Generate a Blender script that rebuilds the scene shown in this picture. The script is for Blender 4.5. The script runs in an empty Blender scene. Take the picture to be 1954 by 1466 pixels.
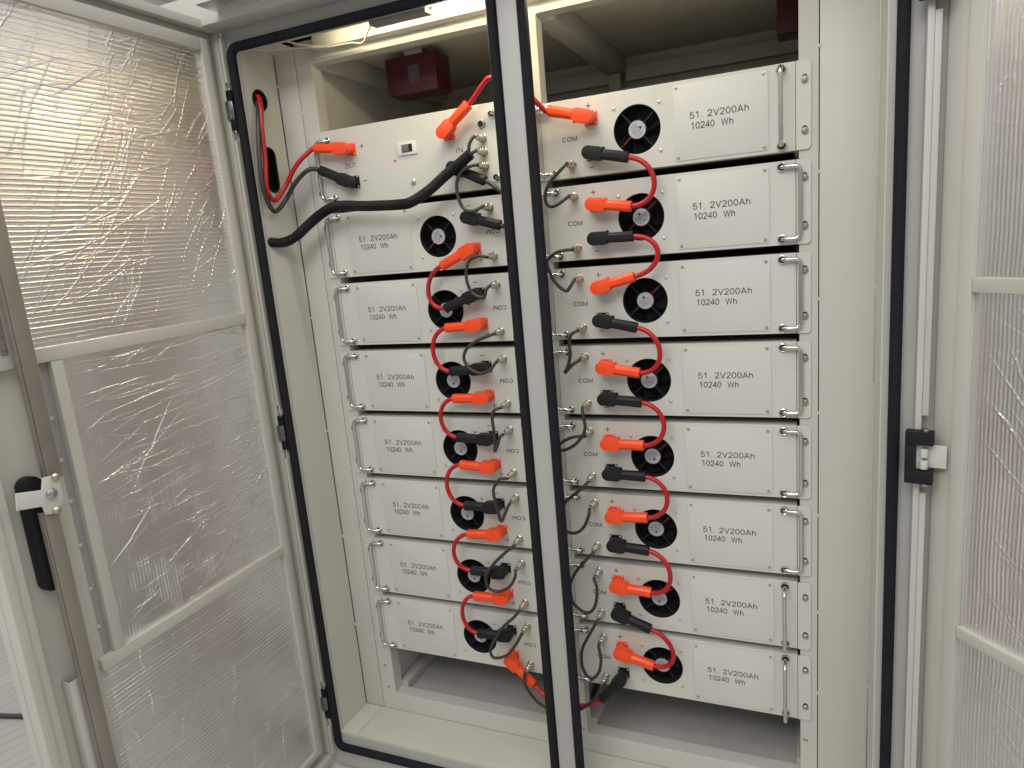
import bpy, bmesh, math, random
import numpy as np
from mathutils import Vector, Matrix

SC = bpy.context.scene
COL = SC.collection
random.seed(7)
R = math.radians

# ------------------------------------------------------------------ camera
yaw, pit, rol = -0.41306, -0.20192, -0.08778
fw = Vector((math.sin(yaw)*math.cos(pit), math.cos(yaw)*math.cos(pit), math.sin(pit)))
ri = Vector((math.cos(yaw), -math.sin(yaw), 0)); up = ri.cross(fw)
ri, up = ri*math.cos(rol)+up*math.sin(rol), -ri*math.sin(rol)+up*math.cos(rol)
cd = bpy.data.cameras.new('camera'); cam = bpy.data.objects.new('camera', cd); COL.objects.link(cam)
cd.sensor_width = 36.0; cd.lens = 36*1323.02/1954; cd.clip_start = 0.02; cd.clip_end = 100
M = Matrix((( ri.x, up.x, -fw.x), (ri.y, up.y, -fw.y), (ri.z, up.z, -fw.z))).to_4x4()
M.translation = Vector((0.0070, -1.6687, -0.2784)); cam.matrix_world = M
SC.camera = cam

# ------------------------------------------------------------------ world and lamps
wd = bpy.data.worlds.new('World'); SC.world = wd; wd.use_nodes = True
nt = wd.node_tree; bg = nt.nodes['Background']
tc = nt.nodes.new('ShaderNodeTexCoord'); sx = nt.nodes.new('ShaderNodeSeparateXYZ'); cr = nt.nodes.new('ShaderNodeValToRGB')
mr = nt.nodes.new('ShaderNodeMapRange'); mr.inputs[1].default_value = -1; mr.inputs[2].default_value = 1
nt.links.new(tc.outputs['Generated'], sx.inputs[0]); nt.links.new(sx.outputs[2], mr.inputs[0]); nt.links.new(mr.outputs[0], cr.inputs[0])
nt.links.new(cr.outputs[0], bg.inputs[0])
e = cr.color_ramp.elements
e[0].position = 0.0; e[0].color = (0.14, 0.13, 0.125, 1); e[1].position = 1.0; e[1].color = (1.35, 1.34, 1.30, 1)
m_ = cr.color_ramp.elements.new(0.40); m_.color = (0.26, 0.25, 0.25, 1)
m_ = cr.color_ramp.elements.new(0.56); m_.color = (0.46, 0.455, 0.45, 1)
m_ = cr.color_ramp.elements.new(0.72); m_.color = (0.62, 0.615, 0.60, 1)
bg.inputs[1].default_value = 1.0

def area(name, loc, target, sx_, sy_, power, color):
    l = bpy.data.lights.new(name, 'AREA'); l.shape = 'RECTANGLE'; l.size = sx_; l.size_y = sy_; l.energy = power; l.color = color
    o = bpy.data.objects.new(name, l); COL.objects.link(o); o.location = loc
    o.rotation_euler = (Vector(target)-Vector(loc)).to_track_quat('-Z', 'Y').to_euler(); return o
area('ceiling_light', (-0.3, -1.9, 1.75), (-0.5, -0.9, -0.6), 2.4, 0.7, 17, (1.0, 0.975, 0.93))
area('ceiling_light', (-0.9, -3.6, 2.1), (-0.6, 0, -0.6), 2.8, 0.9, 54, (1.0, 0.98, 0.95))
def strip_light(cx, cy, cz, tilt, length, power, color):
    # long axis along the cabinet width; tilt = degrees from straight down, positive towards the room
    l = bpy.data.lights.new('cabinet_lamp_light', 'AREA'); l.shape = 'RECTANGLE'; l.size = length; l.size_y = 0.010; l.energy = power; l.color = color
    o = bpy.data.objects.new('cabinet_lamp_light', l); COL.objects.link(o); o.location = (cx, cy, cz); o.rotation_euler = (-R(tilt), 0, 0)
strip_light(-0.70, -0.121, 0.262, 32, 0.44, 3.8, (1.0, 0.87, 0.60))
strip_light(-0.60, -0.094, 0.2755, -92, 1.05, 1.2, (1.0, 0.85, 0.54))
strip_light(-0.86, -0.108, 0.2620, -6, 0.50, 0.40, (1.0, 0.86, 0.58))

vs = SC.view_settings; vs.view_transform = 'Standard'; vs.look = 'None'; vs.exposure = 0; vs.gamma = 1; vs.use_curve_mapping = False

# ------------------------------------------------------------------ materials
def mat(name, base, rough=0.5, metal=0.0, noise=0.0, nscale=8.0, bump=0.0, bscale=600.0, spec=0.5, coat=0.0, rvar=0.0):
    m = bpy.data.materials.new(name); m.use_nodes = True; t = m.node_tree; b = t.nodes['Principled BSDF']
    b.inputs['Base Color'].default_value = (*base, 1); b.inputs['Roughness'].default_value = rough; b.inputs['Metallic'].default_value = metal
    b.inputs['Specular IOR Level'].default_value = spec; b.inputs['Coat Weight'].default_value = coat
    co = t.nodes.new('ShaderNodeTexCoord')
    if noise > 0:
        n = t.nodes.new('ShaderNodeTexNoise'); n.inputs['Scale'].default_value = nscale; n.inputs['Detail'].default_value = 6; n.inputs['Roughness'].default_value = 0.65
        r = t.nodes.new('ShaderNodeValToRGB'); t.links.new(co.outputs['Object'], n.inputs['Vector']); t.links.new(n.outputs[0], r.inputs[0])
        r.color_ramp.elements[0].position = 0.3; r.color_ramp.elements[1].position = 0.72
        r.color_ramp.elements[0].color = (*[c*(1-noise) for c in base], 1); r.color_ramp.elements[1].color = (*[min(1, c*(1+noise*0.6)) for c in base], 1)
        t.links.new(r.outputs[0], b.inputs['Base Color'])
        if rvar > 0:
            q = t.nodes.new('ShaderNodeMapRange'); q.inputs[3].default_value = rough-rvar; q.inputs[4].default_value = rough+rvar
            t.links.new(n.outputs[0], q.inputs[0]); t.links.new(q.outputs[0], b.inputs['Roughness'])
    if bump > 0:
        n2 = t.nodes.new('ShaderNodeTexNoise'); n2.inputs['Scale'].default_value = bscale; n2.inputs['Detail'].default_value = 2
        bp = t.nodes.new('ShaderNodeBump'); bp.inputs['Strength'].default_value = bump; bp.inputs['Distance'].default_value = 0.001
        t.links.new(co.outputs['Object'], n2.inputs['Vector']); t.links.new(n2.outputs[0], bp.inputs['Height']); t.links.new(bp.outputs[0], b.inputs['Normal'])
    return m
PAINT = mat('powder_coat_grey', (0.56, 0.558, 0.505), 0.42, noise=0.035, nscale=3, bump=0.12, bscale=900, rvar=0.06)
FRAME = mat('frame_grey', (0.44, 0.44, 0.42), 0.45, noise=0.05, nscale=4, bump=0.12, bscale=900)  # front frame and post: darker and greyer than the rack coat
PANEL = mat('powder_coat_panel', (0.605, 0.607, 0.56), 0.45, noise=0.03, nscale=5, bump=0.15, bscale=1100)
PLATE = mat('powder_coat_plate', (0.605, 0.607, 0.57), 0.40, noise=0.02, nscale=6, bump=0.12, bscale=1100)
DOORM = mat('powder_coat_door', (0.55, 0.535, 0.485), 0.40, noise=0.05, nscale=4, bump=0.12, bscale=900, rvar=0.06)
INNER = mat('inner_steel', (0.47, 0.455, 0.43), 0.55, noise=0.12, nscale=5, bump=0.1, bscale=400)
DARKIN = mat('dark_ceiling_sheet', (0.66, 0.63, 0.55), 0.5, noise=0.12, nscale=4)
CASE = mat('casing_steel', (0.38, 0.37, 0.36), 0.5, noise=0.08, nscale=10)
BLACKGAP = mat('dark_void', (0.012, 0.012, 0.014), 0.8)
RUBBER = mat('seal_rubber', (0.013, 0.013, 0.018), 0.8, noise=0.15, nscale=40, bump=0.2, bscale=300, spec=0.22)
BLKPL = mat('black_plastic', (0.010, 0.0105, 0.013), 0.5, noise=0.15, nscale=60, bump=0.15, bscale=900, spec=0.3)
FANBLK = mat('fan_plastic', (0.020, 0.020, 0.023), 0.7, spec=0.15)
FANSTR = mat('fan_strut_plastic', (0.017, 0.017, 0.020), 0.65, spec=0.2)
FANBLD = mat('fan_blade_plastic', (0.007, 0.007, 0.008), 0.8, spec=0.1)
ORANGE = mat('orange_plastic', (0.93, 0.075, 0.011), 0.36, noise=0.06, nscale=60, bump=0.12, bscale=800)
REDCAB = mat('red_cable', (0.45, 0.005, 0.010), 0.36, noise=0.08, nscale=30)
BLKCAB = mat('black_cable', (0.030, 0.029, 0.028), 0.38, noise=0.1, nscale=40)
GRYCAB = mat('grey_cable', (0.036, 0.032, 0.028), 0.42, noise=0.15, nscale=40)
WHTCAB = mat('white_cable', (0.60, 0.57, 0.50), 0.45)
BOLT = mat('bolt_steel', (0.50, 0.46, 0.40), 0.35, metal=1.0, noise=0.25, nscale=150)
CHROME = mat('chrome', (0.66, 0.65, 0.63), 0.14, metal=1.0, noise=0.08, nscale=50)
NICKEL = mat('nickel', (0.58, 0.54, 0.46), 0.27, metal=1.0, noise=0.15, nscale=120, bump=0.1, bscale=900)
STEEL = mat('screw_steel', (0.74, 0.72, 0.67), 0.42, metal=1.0, noise=0.2, nscale=150)
ROD = mat('lock_rod_steel', (0.33, 0.30, 0.265), 0.42, metal=0.5, noise=0.12, nscale=8)
INK = mat('printed_ink', (0.028, 0.027, 0.027), 0.6)
STICK = mat('fan_label_white', (0.43, 0.43, 0.46), 0.4, noise=0.03, nscale=60)
REDPL = mat('red_plastic', (0.42, 0.02, 0.02), 0.35)
REDBOX = mat('red_box_plastic', (0.075, 0.010, 0.012), 0.35, noise=0.15, nscale=20)
WHTPL = mat('white_plastic', (0.72, 0.71, 0.68), 0.35)
ZINC = mat('zinc', (0.55, 0.58, 0.60), 0.3, metal=1.0, noise=0.25, nscale=90)
def emis(name, color, st):
    m = bpy.data.materials.new(name); m.use_nodes = True; b = m.node_tree.nodes['Principled BSDF']
    b.inputs['Base Color'].default_value = (*color, 1); b.inputs['Emission Color'].default_value = (*color, 1); b.inputs['Emission Strength'].default_value = st
    return m
LED = emis('led_strip', (1, 0.88, 0.62), 6)
FOIL = mat('aluminium_foil', (0.86, 0.85, 0.845), 0.32, metal=1.0, noise=0.06, nscale=9, bump=0.18, bscale=260, rvar=0.06)

# ------------------------------------------------------------------ mesh helpers
def me(name, verts, faces, m, smooth=False, auto=None):
    d = bpy.data.meshes.new(name); d.from_pydata([tuple(v) for v in verts], [], faces); d.materials.append(m)
    bm = bmesh.new(); bm.from_mesh(d); bmesh.ops.recalc_face_normals(bm, faces=bm.faces)
    if auto is not None:
        for f in bm.faces: f.smooth = True
        for ed in bm.edges:
            if len(ed.link_faces) == 2 and ed.calc_face_angle(0) > R(auto): ed.smooth = False
    elif smooth:
        for f in bm.faces: f.smooth = True
    bm.to_mesh(d); bm.free(); d.update(); return d
class MB:
    def __init__(s): s.v = []; s.f = []
    def add(s, v, f, T=None):
        n = len(s.v); s.v += [tuple(T @ Vector(p)) if T else tuple(p) for p in v]; s.f += [tuple(i+n for i in q) for q in f]; return s
    def box(s, x0, x1, y0, y1, z0, z1, T=None):
        v = [(x0,y0,z0),(x1,y0,z0),(x1,y1,z0),(x0,y1,z0),(x0,y0,z1),(x1,y0,z1),(x1,y1,z1),(x0,y1,z1)]
        return s.add(v, [(0,3,2,1),(4,5,6,7),(0,1,5,4),(1,2,6,5),(2,3,7,6),(3,0,4,7)], T)
    def prism(s, pts, y0, y1, T=None):           # outline in xz, extruded along y
        n = len(pts); v = [(x, y0, z) for x, z in pts]+[(x, y1, z) for x, z in pts]
        return s.add(v, [tuple(range(n)), tuple(range(2*n-1, n-1, -1))]+[(i, (i+1)%n, n+(i+1)%n, n+i) for i in range(n)], T)
    def lathe(s, prof, T=None, n=24):            # profile (r, t); axis along -y
        v = []; f = []
        for r, t in prof:
            for k in range(n):
                a = 2*math.pi*k/n; v.append((r*math.cos(a), -t, r*math.sin(a)))
        for i in range(len(prof)-1):
            for k in range(n): f.append((i*n+k, i*n+(k+1)%n, (i+1)*n+(k+1)%n, (i+1)*n+k))
        f.append(tuple(range(n))[::-1]); f.append(tuple(range((len(prof)-1)*n, len(prof)*n)))
        return s.add(v, f, T)
    def tube(s, pts, r, n=12, caps=True, rf=None):
        P = [Vector(p) for p in pts]; v = []; f = []
        t0 = (P[1]-P[0]).normalized(); a = Vector((0,0,1)) if abs(t0.z) < 0.9 else Vector((1,0,0)); nrm = t0.cross(a).normalized()
        for i, p in enumerate(P):
            t = (P[min(i+1, len(P)-1)]-P[max(i-1, 0)]).normalized(); nrm = (nrm-t*nrm.dot(t)).normalized(); b = t.cross(nrm)
            rr = rf(i) if rf else r
            for k in range(n):
                q = 2*math.pi*k/n; v.append(p+nrm*rr*math.cos(q)+b*rr*math.sin(q))
        for i in range(len(P)-1):
            for k in range(n): f.append((i*n+k, i*n+(k+1)%n, (i+1)*n+(k+1)%n, (i+1)*n+k))
        if caps: f.append(tuple(range(n))[::-1]); f.append(tuple(range((len(P)-1)*n, len(P)*n)))
        return s.add(v, f)
    def mesh(s, name, m, auto=None, smooth=False, bevel=0, seg=2):
        d = me(name, s.v, s.f, m, smooth, auto)
        if bevel:
            bm = bmesh.new(); bm.from_mesh(d)
            es = [e_ for e_ in bm.edges if len(e_.link_faces) == 2 and e_.calc_face_angle(0) > R(28)]
            bmesh.ops.bevel(bm, geom=es, offset=bevel, segments=seg, profile=0.6, affect='EDGES', clamp_overlap=True)
            for f in bm.faces: f.smooth = True
            for e_ in bm.edges:
                if len(e_.link_faces) == 2 and e_.calc_face_angle(0) > R(40): e_.smooth = False
            bm.to_mesh(d); bm.free()
        return d
def holed(name, outer, holes, y0, y1, m, plane='xz', x=0, bevel=0):
    """sheet with holes: loops of 2D points, filled and given thickness y0..y1"""
    bm = bmesh.new(); es = []
    for lp in [outer]+holes:
        vv = [bm.verts.new((p[0], y0, p[1])) for p in lp]
        es += [bm.edges.new((vv[i], vv[(i+1) % len(vv)])) for i in range(len(vv))]
    bmesh.ops.triangle_fill(bm, use_beauty=True, use_dissolve=True, edges=es)
    bmesh.ops.dissolve_limit(bm, angle_limit=0.01, verts=bm.verts, edges=bm.edges)
    g = bmesh.ops.extrude_face_region(bm, geom=list(bm.faces))
    for q in g['geom']:
        if isinstance(q, bmesh.types.BMVert): q.co.y = y1
    bmesh.ops.recalc_face_normals(bm, faces=bm.faces)
    if bevel:
        ed = [e_ for e_ in bm.edges if len(e_.link_faces) == 2 and e_.calc_face_angle(0) > R(50)]
        bmesh.ops.bevel(bm, geom=ed, offset=bevel, segments=1, affect='EDGES', clamp_overlap=True)
    if plane == 'yz':
        for v in bm.verts: v.co = Vector((x+v.co.y, v.co.x, v.co.z))
        bmesh.ops.recalc_face_normals(bm, faces=bm.faces)
    d = bpy.data.meshes.new(name); bm.to_mesh(d); bm.free(); d.materials.append(m); return d
def rrect(x0, x1, z0, z1, r, n=5, corners=(1,1,1,1)):
    out = []
    for (cx, cz, a0, on, px, pz) in ((x1-r, z1-r, 0, corners[0], x1, z1), (x0+r, z1-r, 90, corners[1], x0, z1), (x0+r, z0+r, 180, corners[2], x0, z0), (x1-r, z0+r, 270, corners[3], x1, z0)):
        if on: out += [(cx+r*math.cos(R(a0+90*k/n)), cz+r*math.sin(R(a0+90*k/n))) for k in range(n+1)]
        else: out.append((px, pz))
    return out
def circ(cx, cz, r, n=48): return [(cx+r*math.cos(2*math.pi*k/n), cz+r*math.sin(2*math.pi*k/n)) for k in range(n)]
def catmull(P, n=8):
    P = [Vector(p) for p in P]; Q = [P[0]*2-P[1]]+P+[P[-1]*2-P[-2]]; out = []
    for i in range(1, len(Q)-2):
        a, b, c, d = Q[i-1], Q[i], Q[i+1], Q[i+2]
        for k in range(n):
            t = k/n; out.append(0.5*((2*b)+(c-a)*t+(2*a-5*b+4*c-d)*t*t+(3*b-a-3*c+d)*t**3))
    out.append(P[-1]); return out
def bez(a, b, c, d, n=28):
    a, b, c, d = map(Vector, (a, b, c, d))
    return [a*(1-t)**3+b*3*t*(1-t)**2+c*3*t*t*(1-t)+d*t**3 for t in [k/n for k in range(n+1)]]
def obj(name, data, parent=None, loc=None, rot=None, label=None):
    o = bpy.data.objects.new(name, data); COL.objects.link(o)
    if parent: o.parent = parent
    if loc: o.location = loc
    if rot: o.rotation_euler = rot
    if label: o['label'] = label
    return o
def thing(name, label, cat, loc=(0,0,0), group=None, data=None):
    o = bpy.data.objects.new(name, data); COL.objects.link(o); o.location = loc
    o['label'] = label; o['category'] = cat
    if group: o['group'] = group
    return o
def struct(name, data):
    o = bpy.data.objects.new(name, data); COL.objects.link(o); o['kind'] = 'structure'; return o
def smooth2(P, n=5):
    return [(p.x, p.y) for p in catmull([(x, y, 0) for x, y in P], n)]
def ell(cx, cy, rx, ry, a0, a1, n=22): return [(cx+rx*math.cos(R(a0+(a1-a0)*k/n)), cy+ry*math.sin(R(a0+(a1-a0)*k/n))) for k in range(n+1)]
GL = {
 '0': (0.56, [ell(0.28, 0.5, 0.235, 0.46, 90, 450)]), '1': (0.56, [[(0.10, 0.76), (0.32, 0.96), (0.32, 0.0)]]),
 '2': (0.56, [smooth2([(0.05, 0.70), (0.11, 0.88), (0.28, 0.96), (0.45, 0.89), (0.50, 0.72), (0.40, 0.48), (0.18, 0.24), (0.05, 0.045)])+[(0.53, 0.045)]]),
 '4': (0.56, [[(0.41, 0.0), (0.41, 0.95), (0.03, 0.29), (0.56, 0.29)]]),
 '5': (0.56, [[(0.49, 0.955), (0.14, 0.955), (0.08, 0.50)]+smooth2([(0.16, 0.58), (0.30, 0.61), (0.46, 0.52), (0.51, 0.31), (0.43, 0.11), (0.27, 0.04), (0.11, 0.09), (0.04, 0.24)])]),
 '8': (0.56, [ell(0.28, 0.73, 0.19, 0.23, 90, 450), ell(0.28, 0.26, 0.235, 0.22, 90, 450)]),
 '.': (0.28, [[(0.10, 0.0), (0.10, 0.12)]]), ' ': (0.30, []),
 'V': (0.66, [[(0.03, 1.0), (0.33, 0.03), (0.63, 1.0)]]), 'A': (0.68, [[(0.02, 0.0), (0.33, 0.97), (0.64, 0.0)], [(0.13, 0.32), (0.53, 0.32)]]),
 'h': (0.54, [[(0.06, 1.0), (0.06, 0.0)], smooth2([(0.07, 0.50), (0.14, 0.63), (0.28, 0.69), (0.41, 0.62), (0.45, 0.46)])+[(0.45, 0.0)]]),
 'W': (0.95, [[(0.03, 1.0), (0.24, 0.03), (0.46, 0.97), (0.68, 0.03), (0.89, 1.0)]]),
 'C': (0.74, [ell(0.38, 0.5, 0.32, 0.46, 42, 318)]), 'O': (0.78, [ell(0.38, 0.5, 0.33, 0.46, 90, 450)]),
 'M': (0.84, [[(0.06, 0.0), (0.06, 0.97), (0.40, 0.05), (0.74, 0.97), (0.74, 0.0)]]), 'I': (0.28, [[(0.12, 0.0), (0.12, 1.0)]]),
 'N': (0.74, [[(0.07, 0.0), (0.07, 0.97), (0.62, 0.03), (0.62, 1.0)]]), 'U': (0.74, [[(0.07, 1.0), (0.07, 0.34)]+ell(0.345, 0.32, 0.275, 0.28, 190, 350, 12)+[(0.62, 0.34), (0.62, 1.0)]]),
 'T': (0.64, [[(0.02, 0.955), (0.60, 0.955)], [(0.31, 0.93), (0.31, 0.0)]])}
_txt = {}
def text_mesh(name, s_, width, height, m, flip=False, wt=0.125):
    """lettering as thin strokes: centred, scaled to width and cap height, in the xz plane facing -y"""
    key = (s_, width, height, flip)
    if key in _txt: return _txt[key]
    x = 0; strokes = []
    for ch in s_:
        adv, st = GL[ch]
        for k, q in enumerate(st): strokes.append(([(x+a, b) for a, b in q], k))
        x += adv+0.10
    tot = x-0.10; sxx = width/tot; v = []; f = []; hw = wt*height/2
    for q, k in strokes:
        P = [Vector(((a-tot/2)*sxx, (b-0.5)*height)) for a, b in q]; y = -0.0002-0.00004*k; n0 = len(v); closed = (P[0]-P[-1]).length < 1e-6
        for i, p in enumerate(P):
            a = P[i-1] if i > 0 else (P[-2] if closed else None); b = P[i+1] if i < len(P)-1 else (P[1] if closed else None)
            d1 = (p-a).normalized() if a is not None else None; d2 = (b-p).normalized() if b is not None else None
            if d1 is None: d1 = d2
            if d2 is None: d2 = d1
            n1 = Vector((-d1.y, d1.x)); n2 = Vector((-d2.y, d2.x)); nn = n1+n2
            if nn.length < 1e-4: nn = n1
            nn.normalize(); sc_ = hw/max(0.35, nn.dot(n1))
            for sgn in (1, -1):
                w = p+nn*sc_*sgn; xx, zz = (w.x, w.y) if not flip else (-w.x, -w.y)
                v.append((xx, y, zz))
        for i in range(len(P)-1): a = n0+2*i; f.append((a, a+1, a+3, a+2))
    d = me(name, v, f, m); _txt[key] = d; return d
C_ = {}
def cached(key, fn):
    if key not in C_: C_[key] = fn()
    return C_[key]

# ------------------------------------------------------------------ the room
def floor_mat():
    m = mat('floor_boards', (0.46, 0.435, 0.405), 0.6, noise=0.12, nscale=3, bump=0.1, bscale=90); t = m.node_tree; b = t.nodes['Principled BSDF']
    co = t.nodes.new('ShaderNodeTexCoord'); mp = t.nodes.new('ShaderNodeMapping'); mp.inputs['Rotation'].default_value = (0, 0, R(15))
    w = t.nodes.new('ShaderNodeTexWave'); w.inputs['Scale'].default_value = 5.5; w.inputs['Distortion'].default_value = 0.4; w.wave_profile = 'SAW'
    r = t.nodes.new('ShaderNodeValToRGB'); r.color_ramp.elements[0].position = 0.0; r.color_ramp.elements[0].color = (0.55, 0.50, 0.46, 1); r.color_ramp.elements[1].position = 0.12; r.color_ramp.elements[1].color = (1, 1, 1, 1)
    mx = t.nodes.new('ShaderNodeMixRGB'); mx.blend_type = 'MULTIPLY'; mx.inputs[0].default_value = 0.75
    src = b.inputs['Base Color'].links[0].from_socket
    t.links.new(co.outputs['Object'], mp.inputs[0]); t.links.new(mp.outputs[0], w.inputs[0]); t.links.new(w.outputs[0], r.inputs[0])
    t.links.new(src, mx.inputs[1]); t.links.new(r.outputs[0], mx.inputs[2]); t.links.new(mx.outputs[0], b.inputs['Base Color']); return m
struct('floor', MB().box(-9, 5, -6, 6, -2.02, -1.98).mesh('floor', floor_mat()))
cm = mat('ceiling_tiles', (0.80, 0.79, 0.78), 0.5, noise=0.06, nscale=6)
mbc = MB()
struct('ceiling', mbc.box(-6, -1.75, 0.4, 5, 1.0, 1.03).mesh('ceiling', cm))
mbt = MB()
for i in range(22): mbt.box(-5.4+i*0.17, -5.385+i*0.17, 0.41, 5, 0.985, 0.999)
for i in range(26): mbt.box(-5.9, -1.76, 0.45+i*0.17, 0.465+i*0.17, 0.980, 0.984)
cg = struct('ceiling_grid', mbt.mesh('ceiling_grid', WHTPL))
thing('floor_cable', 'thin dark cable lying across the pale floor boards behind the open left door', 'cable',
      data=MB().tube(catmull([(-3.6, -0.36, -1.972), (-3.2, -0.27, -1.972), (-3.0, -0.24, -1.972), (-2.81, -0.2, -1.972), (-2.5, -0.2, -1.972), (-2.1, -0.1, -1.972)]), 0.010, 8).mesh('floor_cable', GRYCAB, smooth=True))

# ------------------------------------------------------------------ the cabinet
CAB = thing('battery_cabinet', 'large grey-beige steel cabinet standing open with foil lined doors around both racks', 'cabinet', (0, 0, 0))
def part(name, mb, m, parent=CAB, bevel=0.0015, label=None, auto=None):
    return obj(name, mb.mesh(name, m, bevel=bevel, auto=auto), parent, label=label)

ZB, ZC = -1.7507, 0.300
# rack frame with the two openings
rf = holed('rack_frame', [(-1.2885, ZB), (0.0265, ZB), (0.0265, ZC), (-1.2885, ZC)],
           [rrect(-1.236, -0.670, -1.69, 0.24, 0.006), rrect(-0.584, -0.012, -1.69, 0.24, 0.006)], 0.003, 0.045, PAINT, bevel=0.001)
obj('rack_frame', rf, CAB)
part('header_beam', MB().box(-1.197, 0.02, -0.034, 0.0025, 0.262, 0.305), PAINT)
part('blanking_panel', MB().box(-1.359, -1.2905, 0.003, 0.03, ZB, 0.283), PAINT, bevel=0.001)
part('blanking_panel', MB().box(0.0285, 0.1375, 0.003, 0.03, ZB, 0.34), PAINT, bevel=0.001)
part('seam_shade_strip', MB().box(-1.362, -1.24, 0.046, 0.05, ZB, 0.34), BLACKGAP, bevel=0); part('seam_shade_strip', MB().box(0.02, 0.14, 0.046, 0.05, ZB, 0.34), BLACKGAP, bevel=0)  # black strips give the panel seams their shade by colour
nib = MB()
for x, zs in ((-1.2895, (0.12, -0.14, -0.36, -0.62, -0.92, -1.22, -1.50)), (-1.36, (0.2, -0.1, -0.45, -0.8, -1.15, -1.46)), (0.0275, (0.06, -0.19, -0.46, -0.72, -0.97, -1.22, -1.44)), (0.1380, (0.02, -0.21, -0.44, -0.70, -0.95, -1.19, -1.4))):
    for z in zs: nib.box(x-0.003, x+0.003, 0.0015, 0.006, z-0.004, z+0.004)
part('weld_tabs', nib, PAINT, bevel=0.0012)
# recess walls
lw = holed('side_wall', [(-0.139, ZB), (0.0005, ZB), (0.0005, 0.34), (-0.139, 0.34)], [circ(-0.0785, 0.153, 0.0255, 32), rrect(-0.096, -0.052, -0.087, 0.030, 0.0215, 8)], 0, -0.002, PAINT, plane='yz', x=-1.36)
obj('side_wall', lw, CAB)
part('side_wall', MB().box(0.139, 0.142, -0.139, 0.003, ZB, 0.34), PAINT, bevel=0)
part('hole_shade_sheet', MB().box(-1.40, -1.395, -0.13, 0.0, -0.2, 0.3), BLACKGAP, bevel=0)  # added black sheet, its colour stands for the dark behind the wall holes
gr = MB()
for lp, nm in ((circ(-0.0785, 0.153, 0.0255, 32), 0), (rrect(-0.096, -0.052, -0.087, 0.030, 0.0215, 8), 1)):
    gr.tube([(-1.359, a, b) for a, b in lp]+[(-1.359, *lp[0])], 0.0028, 8, caps=False)
obj('grommet', gr.mesh('grommet', RUBBER, smooth=True), CAB)
part('recess_floor', MB().box(-1.362, -1.30, -0.139, 0.0025, ZB-0.012, ZB).box(-1.2985, 0.14, -0.139, 0.0025, ZB-0.012, ZB), PAINT, bevel=0.0008)
part('corner_shelf', MB().box(-1.3595, -1.275, -0.139, 0.0025, 0.281, 0.284), PAINT, bevel=0)
# front frame: sheet with two door openings, seals, post
gx0, gx1, gz0, gz1 = -1.358, 0.150, -1.800, 0.280
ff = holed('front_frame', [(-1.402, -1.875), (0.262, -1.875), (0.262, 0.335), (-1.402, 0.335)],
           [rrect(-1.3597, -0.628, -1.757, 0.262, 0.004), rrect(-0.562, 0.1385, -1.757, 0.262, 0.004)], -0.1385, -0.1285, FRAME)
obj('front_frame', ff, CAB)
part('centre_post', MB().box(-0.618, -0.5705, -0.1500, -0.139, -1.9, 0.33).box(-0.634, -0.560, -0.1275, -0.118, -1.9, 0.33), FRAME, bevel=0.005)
part('top_fascia', MB().box(-1.75, 0.6, -0.205, -0.14, 0.318, 0.392).box(-1.75, 0.6, -0.139, 0.9, 0.380, 0.392), PAINT, bevel=0.003)
part('base_plinth', MB().box(-1.46, 0.34, -0.172, 0.9, -1.98, -1.882), PAINT, bevel=0.003)
part('outer_side', MB().box(-1.404, -1.401, -0.128, 0.8, -1.88, 0.379), PAINT, bevel=0); part('outer_side', MB().box(0.258, 0.262, -0.128, 0.8, -1.88, 0.379), PAINT, bevel=0)
def seal(x0, x1, z0, z1):
    # closed loop of D-section rubber
    path = rrect(x0, x1, z0, z1, 0.022, 7); n = len(path); v = []; f = []
    prof = [(-0.0100, 0), (-0.0112, -0.006), (-0.0100, -0.0135), (-0.0060, -0.0172), (0.0, -0.0182), (0.0060, -0.0172), (0.0100, -0.0135), (0.0112, -0.006), (0.0100, 0)]
    cx, cz = (x0+x1)/2, (z0+z1)/2
    for i in range(n):
        p = Vector(path[i]); a = Vector(path[i-1]); b = Vector(path[(i+1) % n])
        t = ((p-a).normalized()+(b-p).normalized()).normalized(); nn = Vector((t.y, -t.x))
        for (o_, y) in prof: v.append((p.x+nn.x*o_, -0.139+y, p.y+nn.y*o_))
    k = len(prof)
    for i in range(n):
        j = (i+1) % n
        for q in range(k-1): f.append((i*k+q, j*k+q, j*k+q+1, i*k+q+1))
    return me('door_seal', v, f, RUBBER, auto=50)
obj('door_seal', seal(-1.3715, -0.6325, -1.803, 0.2730), CAB)
obj('door_seal', seal(-0.5590, 0.1640, -1.803, 0.2730), CAB)
# inner bay: walls, ceiling, back, floor
part('bay_wall', MB().box(-1.262, -1.252, 0.046, 0.78, -1.76, 0.3), PAINT, bevel=0)
part('bay_wall', MB().box(0.012, 0.02, 0.051, 0.78, -1.76, 0.3), PAINT, bevel=0)
part('bay_divider', MB().box(-0.632, -0.622, 0.046, 0.78, -1.72, -0.1), CASE, bevel=0)
part('back_wall', MB().box(-1.27, 0.03, 0.78, 0.79, -1.76, 0.3), DARKIN, bevel=0)
part('bay_ceiling', MB().box(-1.27, 0.03, 0.046, 0.78, 0.285, 0.295), DARKIN, bevel=0)
part('ceiling_beam', MB().box(-0.605, -0.548, 0.046, 0.775, 0.232, 0.284), PAINT, bevel=0.002)
part('ceiling_beam', MB().box(-1.2515, -1.222, 0.046, 0.775, 0.232, 0.284), PAINT, bevel=0.002)
part('back_rail', MB().box(-1.25, -0.606, 0.745, 0.779, 0.205, 0.25).box(-0.547, 0.011, 0.745, 0.779, 0.205, 0.25).box(-1.25, 0.011, 0.735, 0.779, 0.12, 0.185).box(-0.60, -0.56, 0.72, 0.779, -0.1, 0.23), PAINT, bevel=0.002)
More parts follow.
